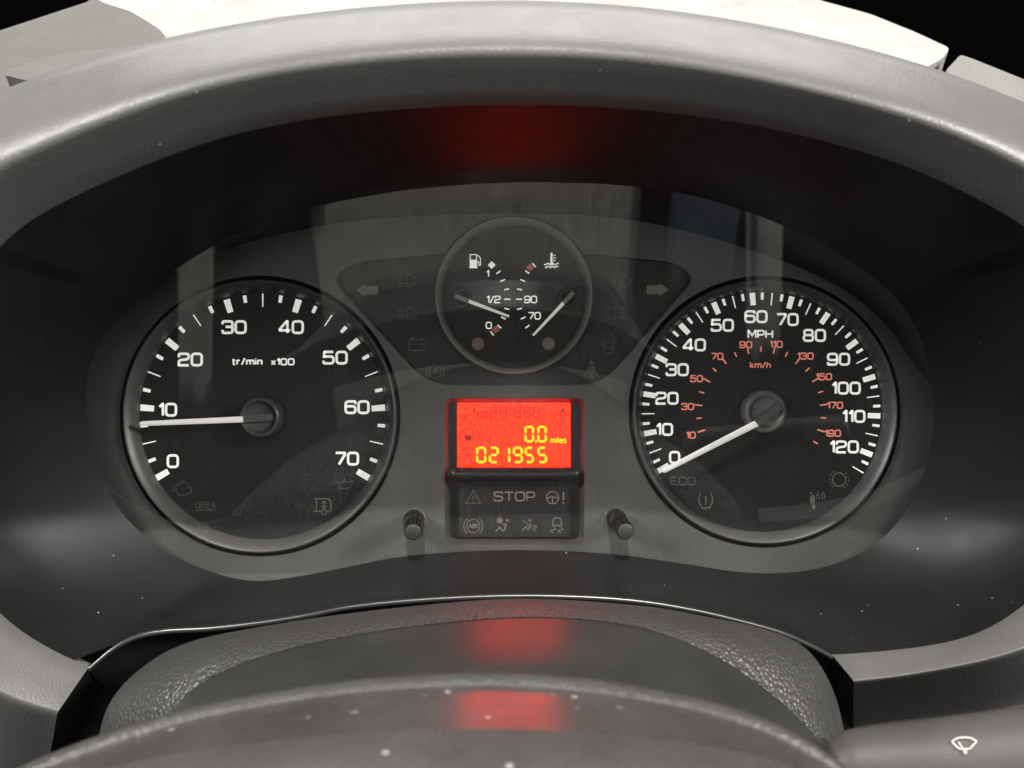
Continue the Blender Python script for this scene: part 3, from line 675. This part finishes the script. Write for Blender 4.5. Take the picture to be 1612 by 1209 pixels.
# display recess: red LCD, bar, indicator strip
LW = [[P(a, b, -.00005) for a, b in LCDR], [P(a, b, .0006) for a, b in inset(LCDR, (810, 741), .985)], [P(a, b, .0062) for a, b in inset(LCDR, (810, 741), .93)]]
loft('display_recess', LW, M['recess_wall'], cl, closed=True, smooth=False)
plate('display_backing', inset(LCDR, (810, 741), .95), .0063, M['groove'], cl)
lcd = plate('display', rounded([(720, 634), (898, 634), (898, 737), (720, 737)], 3), .0056, M['lcd'], cl, label='backlit red display showing 0.0 miles and 021955')
S4 = 420 / 1612.
def c4(x, y): return (600 + x * S4, 600 + y * S4)
def seven(s, x0, y0, w_, h, t, mat, y, parent, name='digit'):
    SEG = {'0': 'abcdef', '1': 'bc', '2': 'abged', '9': 'abcdfg', '5': 'afgcd', '8': 'abcdefg'}
    g = t * .12; items = []
    mid = h / 2
    def hseg(yy, k=0): return [(x0 + t * .55 + g, yy + t / 2), (x0 + t + g, yy), (x0 + w_ - t - g, yy), (x0 + w_ - t * .55 - g, yy + t / 2), (x0 + w_ - t - g, yy + t), (x0 + t + g, yy + t)]
    def vseg(xx, ya, yb, left): return [(xx, ya + t * .25), (xx + t * .5, ya) if not left else (xx + t * .35, ya), (xx + t, ya + t * .8), (xx + t, yb - t * .6), (xx + t * .5, yb), (xx, yb - t * .45)]
    gl = {'a': hseg(y0), 'd': hseg(y0 + h - t), 'g': hseg(y0 + mid - t / 2), 'f': vseg(x0, y0 + t * .35, y0 + mid - g, True), 'b': vseg(x0 + w_ - t, y0 + t * .35, y0 + mid - g, False),
          'e': vseg(x0, y0 + mid + g, y0 + h - t * .35, True), 'c': vseg(x0 + w_ - t, y0 + mid + g, y0 + h - t * .35, False)}
    for c in SEG[s]: items.append(('f', gl[c]))
    return strokes(name, items, y, mat, parent, 1)
DYD = .0053
yy0, hh0 = c4(0, 268)[1], 104 * S4
for x0, x1 in ((865, 926), (942, 1003)): seven('0', c4(x0, 0)[0], yy0, (x1 - x0) * S4, hh0, 4.1, M['digit'], DYD, lcd)
strokes('decimal_point', [f_([(842.6, 693.3), (845.4, 693.3), (845.4, 697.2), (842.6, 697.2)])], DYD, M['digit'], lcd, 1)
yy1, hh1 = c4(0, 395)[1], 102 * S4
for s, x0, x1 in (('0', 573, 637), ('2', 650, 712), ('1', 720, 782), ('9', 795, 858), ('5', 866, 924), ('5', 943, 1004)): seven(s, c4(x0, 0)[0], yy1, (x1 - x0) * S4, hh1, 4.1, M['digit'], DYD, lcd)
put_text('miles_lettering', 'miles', 879, 693, 9.6, DYD, M['digit'], lcd, sx=.82, stroke=1.9, track=.3)
for x0 in (770, 855, 790, 715, 690): pass
GZ = .0054
for x0 in (772, 787, 809, 824, 839): seven('8', x0, 639, 11, 19, 2.0, M['ghost'], GZ, lcd, 'ghost_segment')
strokes('ghost_symbol', [s_(arc(761, 659, 11, -20, 200)), s_(arc(761, 659, 7, -20, 200)), s_([(761, 659), (767, 651)])], GZ, M['ghost'], lcd, 1.8)
put_text('ghost_symbol', 'OE', 732, 657, 8, GZ, M['ghost'], lcd, sx=.8, stroke=1.4)
strokes('ghost_symbol', [f_([(743, 648), (750, 648), (746.5, 641)]), f_([(881, 650), (890, 650), (885.5, 641)])], GZ, M['ghost'], lcd, 1)
strokes('ghost_symbol', [s_([(729, 675), (744, 675), (744, 692), (732, 692)], True), f_([(731, 685), (743, 685), (741, 694), (733, 694)])], GZ, M['ghost'], lcd, 1.4)
strokes('ghost_symbol', [s_([(732, 705), (743, 727)]), s_([(729, 709), (737, 703)])], GZ, M['ghost'], lcd, 1.6)
for x0 in (752, 764): seven('8', x0, 682, 9, 12, 1.3, M['ghost'], GZ, lcd, 'ghost_segment')
# rounded bar between display and indicator strip
c0, c1 = P(717.5, 746, -.0002), P(902.5, 746, -.0002); rb = 11.3 * PXM
prf = [(0, -rb)] + [(rb * math.sin(a), -rb * math.cos(a)) for a in np.linspace(.2, math.pi / 2, 7)]
Lb = (c1 - c0).length
prf = prf + [(r_, Lb - q_) for r_, q_ in prf[::-1]]
lathe('divider_bar', c0, prf, M['bar'], cl, n=32, axis=(1, 0, 0), label='rounded black bar under the red display')
ind = plate('indicator_strip', [(722, 757), (898, 757), (898, 845), (722, 845)], .0050, M['recess'], cl, label='dark strip with unlit STOP lettering and warning symbols')
IY = .0048
def isym(name, items, w_=1.4, mat='dim_print'): return strokes(name, items, IY, M[mat], ind, w_)
put_text('stop_lettering', 'STOP', 809.7, 781.5, 15.5, IY, M['stop_print'], ind, sx=1.05, stroke=2.1, track=.28)
x, y = c4(556, 703); isym('hazard_triangle_symbol', [s_([(x - 11.5, y + 9), (x + 11.5, y + 9), (x, y - 11)], True), s_([(x, y - 3), (x, y + 3)], False, 1.8), s_([(x, y + 5), (x, y + 6.5)], False, 1.8)], 1.4, 'dimmer_print')
x, y = c4(1036, 704); isym('power_steering_symbol', [s_(arc(x, y, 9.6, 0, 350), True, 1.7), s_([(x - 9, y + 1), (x - 2, y - 1), (x + 2, y - 1), (x + 9, y + 1)], False, 2.2), s_([(x, y), (x, y + 9)], False, 2.2), s_([(x + 17, y - 9), (x + 17, y + 4)], False, 2.6), s_([(x + 17, y + 6.5), (x + 17, y + 9.3)], False, 2.6)], 1.6, 'dim_print')
x, y = c4(557, 875); isym('antilock_symbol', brake(x, y, 10.5, 'ABS'), 1.4, 'dimmer_print')
x, y = c4(728, 868); isym('airbag_symbol', [f_(arc(x - 3, y - 7, 4.8, 0, 340)), s_([(x - 10, y + 11), (x - 3, y + 4), (x + 3, y + 11)], False, 2.2), s_([(x + 4, y + 9), (x + 7, y), (x + 2, y - 1)], False, 2.4), f_(arc(x + 9, y - 7, 2.4, 0, 340))], 1.8, 'dimmer_print')
x, y = c4(890, 872); isym('airbag_off_symbol', [s_([(x - 10, y + 8), (x - 4, y + 2), (x, y + 8)], False, 2), s_([(x - 8, y - 8), (x + 4, y + 4)], False, 1.4), s_([(x + 1, y + 6), (x + 4, y - 3)], False, 2.2), f_(arc(x + 2, y - 8, 2.3, 0, 340))] + text_items('2', x + 10, y + 4, 9, .8, .2, 1.6), 1.6, 'dimmer_print')
x, y = c4(1063, 865); isym('stability_symbol', [s_(rounded([(x - 7, y - 2), (x - 5, y - 10), (x + 5, y - 10), (x + 7, y - 2), (x + 7, y + 2), (x - 7, y + 2)], 1.5), True, 2.2), f_([(x - 6, y + 1), (x - 3, y + 1), (x - 3, y + 4), (x - 6, y + 4)]), f_([(x + 3, y + 1), (x + 6, y + 1), (x + 6, y + 4), (x + 3, y + 4)]), s_([(x - 6, y + 5), (x - 3, y + 8), (x - 10, y + 10), (x - 6, y + 14)], False, 1.7), s_([(x + 6, y + 5), (x + 9, y + 8), (x + 2, y + 10), (x + 6, y + 14)], False, 1.7)], 1.5, 'dimmer_print')

# two knurled push knobs
def knob(base_px, tip_px, label):
    b = P(base_px[0], base_px[1], .001); t_ = P(tip_px[0], tip_px[1], -.016); ax = (t_ - b); L = ax.length
    root = lathe('trip_knob', b, [(.0036, 0), (.0036, L * .45), (.0033, L * .5)], M['knob'], cl, n=40, axis=ax, label=label)
    lathe('collar', P(base_px[0], base_px[1], 0), [(.0048, -.0002), (.0046, -.0012), (.0041, -.0012), (.004, .002)], M['bezel'], root, n=40)
    # knurled sleeve
    n, rr = 56, .0033; vs, fs = [], []
    u = Vector((1, 0, 0)); axn = ax.normalized(); u = (u - axn * u.dot(axn)).normalized(); v = axn.cross(u)
    for s, k in ((.28, 1), (.93, 1), (1.0, .9)):
        for i in range(n):
            a = 2 * math.pi * i / n; r_ = rr * k * (1.08 if i % 4 in (0, 1) else .88)
            vs.append(b + ax * s + (u * math.cos(a) + v * math.sin(a)) * r_)
    for k in range(2):
        for i in range(n): fs.append((k * n + i, k * n + (i + 1) % n, (k + 1) * n + (i + 1) % n, (k + 1) * n + i))
    link('knurled_sleeve', mesh('knurled_sleeve', vs, fs), M['knob'], root)
    lathe('knob_end', b + ax * 1.0, [(0, .00015), (rr * .8, .0001), (rr * .93, -.0002)], M['knob_end'], root, n=40, axis=ax)
knob((652, 818), (650, 838), 'black knurled push knob left of the display')
knob((969, 816), (985, 837), 'black knurled push knob right of the display')

# clear cover
ll = even(lens_loop, 200, True)
bm = bmesh.new(); vv = [bm.verts.new(P(p[0], p[1], lens_y(p[1]))) for p in ll]; bm.faces.new(vv); me = bpy.data.meshes.new('clear_cover'); bm.to_mesh(me); bm.free()
link('clear_cover', me, M['glass'], cl, label='clear tilted plastic cover over the dials')

# ------------------------------------------------------------------ steering column cover
colm = empty('steering_column_cover', (0, 0, 0), 'black leather grained cover arching over the steering column below the dials', 'column cover')
L1 = [(150, 1290), (160, 1180), (178, 1112), (225, 1058), (300, 1016), (430, 988), (600, 964), (806, 947), (1000, 957), (1120, 977), (1205, 997), (1262, 1024), (1300, 1075), (1322, 1140), (1330, 1215), (1335, 1300)]
L2 = [(262, 1330), (262, 1230), (270, 1130), (310, 1080), (380, 1045), (490, 1013), (640, 987), (806, 972), (940, 977), (1040, 997), (1120, 1030), (1185, 1070), (1240, 1115), (1285, 1160), (1320, 1210), (1330, 1300)]
n = 150
q1 = catmull(L1, n); q2 = catmull(L2, n)
a0 = [P(x, y + 6, -.055) for x, y in q1]; a1 = [P(x, y, -.070) for x, y in q1]
a2 = [P(x, y, -.092) for x, y in (q1 * .45 + q2 * .55)]; a3 = [P(x, y, -.102) for x, y in q2]
aa = [v + Vector((0, .03, -.03)) for v in a0]
for v in a2: v.z += .001
loft('upper_shell', refine([aa, a0, a1, a2, a3], 22), M['grain'], colm)
b0 = [P(x, y + 1.5, -.1022) for x, y in q2]; cc = np.array((800, 1260))
q3 = q2 + (cc - q2) * .31; q4 = q2 + (cc - q2) * .8
b1 = [P(x, y, -.146) for x, y in q3]; b2 = [P(x, y, -.168) for x, y in q4]
loft('inner_panel', refine([a3, b0, b1, b2], 16), M['column'], colm, label='smooth dark panel inside the grained cover')

# ------------------------------------------------------------------ steering wheel hub in the foreground
wh = empty('steering_wheel_hub', (0, 0, 0), 'dusty dark steering wheel hub, out of focus along the bottom of the view', 'steering wheel')
L3 = [(-120, 1290), (20, 1212), (160, 1156), (300, 1114), (420, 1090), (560, 1070), (750, 1059), (900, 1066), (1020, 1083), (1120, 1104), (1210, 1134), (1290, 1176), (1350, 1225), (1420, 1300)]
q = catmull(L3, 160); YH = -.185
beadc = [P(x, y, YH) + Vector((0, 0, -.0026)) for x, y in q]; bead = []
for k in range(11):
    a_ = math.radians(-60 + 230 * k / 10); bead.append([v + Vector((0, math.cos(a_) * .0030, math.sin(a_) * .0026)) for v in beadc])
bead = [[v + Vector((0, .02, -.02)) for v in beadc]] + bead
loft('padded_edge', bead, M['wheelgrain'], wh, label='grained rounded upper edge of the hub')
q5 = [(x + (806 - x) * .06, 1148 + (y - 1059) * .55 + 0) for x, y in q]
t4b = [P(x, y + 22, YH - .0034) + Vector((0, 0, .0002)) for x, y in q]
t5 = [P(x, max(y, qq[1] + 30), YH - .032) for (x, y), qq in zip(q5, q)]
loft('hub_cover', refine([t4b, [u.lerp(v, .5) for u, v in zip(t4b, t5)], t5], 10), M['wheel'], wh)
t7 = [v + Vector((0, -.035, -.010)) for v in t5]; t8 = [v + Vector((0, -.06, -.030)) for v in t5]
loft('airbag_pad', refine([t5, [v + Vector((0, -.012, -.0022)) for v in t5], t7, t8], 14), M['wheel'], wh, label='paler upward facing pad at the very bottom')

# ------------------------------------------------------------------ wiper stalk
st = empty('wiper_stalk', (0, 0, 0), 'dark grey wiper stalk with white wiper symbol at the lower right', 'stalk')
sec = [(1308, 1214, 44), (1330, 1213, 60), (1372, 1212, 66), (1450, 1209, 72), (1540, 1205, 80), (1620, 1201, 86), (1760, 1196, 92)]
loopsS = []
for px, py, r_ in sec:
    c = P(px, py, -.120); s = r_ * (D - .12) / F
    loopsS.append([c + Vector((0, -math.cos(a) * s * .8, math.sin(a) * s)) for a in np.linspace(0, 2 * math.pi, 40, endpoint=False)])
loft('stalk_body', refine(loopsS, 30), M['stalk'], st, closed=True, cap_ends=True)
x, y = 1518, 1171
icon = strokes('wiper_symbol', [s_(rounded([(x - 20, y - 4), (x - 9, y - 10), (x + 9, y - 10), (x + 20, y - 4), (x + 8, y + 8), (x - 8, y + 8)], [3, 5, 5, 3, 3, 3]), True, 3), s_([(x + 2, y + 14), (x - 9, y - 3)], False, 2.6), f_(arc(x + 2, y + 13, 3, 0, 340))], -.128, M['stalk_print'], st, 2.6)
def stalk_y(px, py):
    """depth of the stalk surface along the camera ray through a photo pixel."""
    cy, rr_ = float(np.interp(px, [a for a, b, c in sec], [b for a, b, c in sec])), float(np.interp(px, [a for a, b, c in sec], [c for a, b, c in sec])) * .28 / F
    zc = (CY - cy) * .28 / F; y_ = -.14
    while y_ < -.12:
        z_ = (CY - py) * (D + y_) / F
        if ((y_ + .12) / (.8 * rr_)) ** 2 + ((z_ - zc) / rr_) ** 2 <= 1: break
        y_ += .00005
    return y_
for v in icon.data.vertices:
    k_ = F / (D + v.co.y); px_, py_ = CX + v.co.x * k_, CY - v.co.z * k_
    v.co = P(px_, py_, stalk_y(px_, py_) - .00025)

o_ = plate('dark_gap_backing', [(-300, 960), (90, 1075), (400, 1020), (806, 975), (1200, 1020), (1420, 1075), (1900, 960), (1900, 1500), (-300, 1500)], .004, M['inner_hood'], None, thick=.01)  # dark backing added so the gap below the bowl stays black
o_['kind'] = 'structure'
# ------------------------------------------------------------------ dashboard beyond the hood
def slab(name, outline, y0, y1, mat, label, cat, kind=None, back=.02):
    """a tilted slab: outline pixels lie at depths running from y0 (lowest pixel) to y1 (highest)."""
    ys = [p[1] for p in outline]; lo, hi = max(ys), min(ys)
    f = [P(px, py, y0 + (y1 - y0) * (lo - py) / (lo - hi)) for px, py in outline]; b = [v + Vector((0, back, -back)) for v in f]
    m = len(f); fs = [tuple(range(m)), tuple(range(2 * m - 1, m - 1, -1))] + [(i, (i + 1) % m, m + (i + 1) % m, m + i) for i in range(m)]
    me = mesh(name, f + b, fs); bm = bmesh.new(); bm.from_mesh(me); bmesh.ops.recalc_face_normals(bm, faces=list(bm.faces)); bm.to_mesh(me); bm.free()
    o = link(name, me, mat)
    if kind: o['kind'] = kind
    else: o['label'] = label; o['category'] = cat
    return o
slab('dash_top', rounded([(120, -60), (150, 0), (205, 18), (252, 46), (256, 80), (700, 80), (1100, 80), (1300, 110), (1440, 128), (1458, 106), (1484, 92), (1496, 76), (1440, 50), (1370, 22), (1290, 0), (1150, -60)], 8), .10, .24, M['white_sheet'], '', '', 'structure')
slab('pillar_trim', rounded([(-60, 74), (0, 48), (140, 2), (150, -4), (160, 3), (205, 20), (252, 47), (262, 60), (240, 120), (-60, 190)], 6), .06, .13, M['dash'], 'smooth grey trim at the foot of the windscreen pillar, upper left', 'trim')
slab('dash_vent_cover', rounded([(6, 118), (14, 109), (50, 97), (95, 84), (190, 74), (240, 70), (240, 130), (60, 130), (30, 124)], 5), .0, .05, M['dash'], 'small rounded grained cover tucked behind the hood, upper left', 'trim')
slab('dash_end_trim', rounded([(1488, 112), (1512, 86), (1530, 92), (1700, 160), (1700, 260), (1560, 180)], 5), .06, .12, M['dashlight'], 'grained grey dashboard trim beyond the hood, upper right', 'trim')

# ------------------------------------------------------------------ cabin behind the camera, seen only mirrored in the clear cover
def cushion(name, x0, x1, z0, z1, y, depth, mat, label, cat, group=None, bulge=.35, slant=0):
    nx, nz = 14, 14; vs, fs = [], []
    for j in range(nz + 1):
        for i in range(nx + 1):
            u, v = i / nx * 2 - 1, j / nz * 2 - 1
            e = (1 - abs(u) ** 6) * (1 - abs(v) ** 6)
            vs.append(((x0 + x1) / 2 + u * (x1 - x0) / 2 + slant * ((z0 + z1) / 2 + v * (z1 - z0) / 2 + .3), y + depth * (e ** bulge if e > 0 else 0), (z0 + z1) / 2 + v * (z1 - z0) / 2))
    for j in range(nz):
        for i in range(nx):
            a = j * (nx + 1) + i; fs.append((a, a + nx + 1, a + nx + 2, a + 1))
    rim_ = [i for i in range(nx + 1)] + [j * (nx + 1) + nx for j in range(1, nz + 1)] + [nz * (nx + 1) + i for i in range(nx - 1, -1, -1)] + [j * (nx + 1) for j in range(nz - 1, 0, -1)]
    b = len(vs); vs += [(vs[k][0], y - .06, vs[k][2]) for k in rim_]
    for k in range(len(rim_)): fs.append((rim_[k], rim_[(k + 1) % len(rim_)], b + (k + 1) % len(rim_), b + k))
    fs.append(tuple(range(b, b + len(rim_))))
    me = mesh(name, vs, fs); bm = bmesh.new(); bm.from_mesh(me); bmesh.ops.recalc_face_normals(bm, faces=list(bm.faces)); bm.to_mesh(me); bm.free()
    o = link(name, me, mat, None, True); o['label'] = label; o['category'] = cat
    if group: o['group'] = group
    return o
cushion('seat_backrest', -.268, .170, -.80, -.18, -.96, .06, M['seat'], 'pale ribbed seat backrest mirrored in the middle of the clear cover', 'seat')
cushion('pillar_trim_strip', -.420, -.390, -.66, -.2, -.92, .03, M['pillar'], 'narrow pale pillar strip mirrored over the engine speed dial', 'trim', None, .8, .18)
cushion('pillar_trim_strip', .308, .342, -.58, -.2, -.92, .03, M['pillar'], 'narrow pale pillar strip mirrored over the road speed dial', 'trim', None, .8, -.13)
cushion('window_glimpse', .215, .295, -.46, -.16, -.92, .02, M['bluish'], 'bluish side panel mirrored at the upper right of the cover', 'trim', None, .8)
cushion('window_glimpse', -.305, -.245, -.335, -.16, -.92, .02, M['bluish'], 'bluish rounded panel mirrored at the upper left of the cover', 'trim', None, .8)
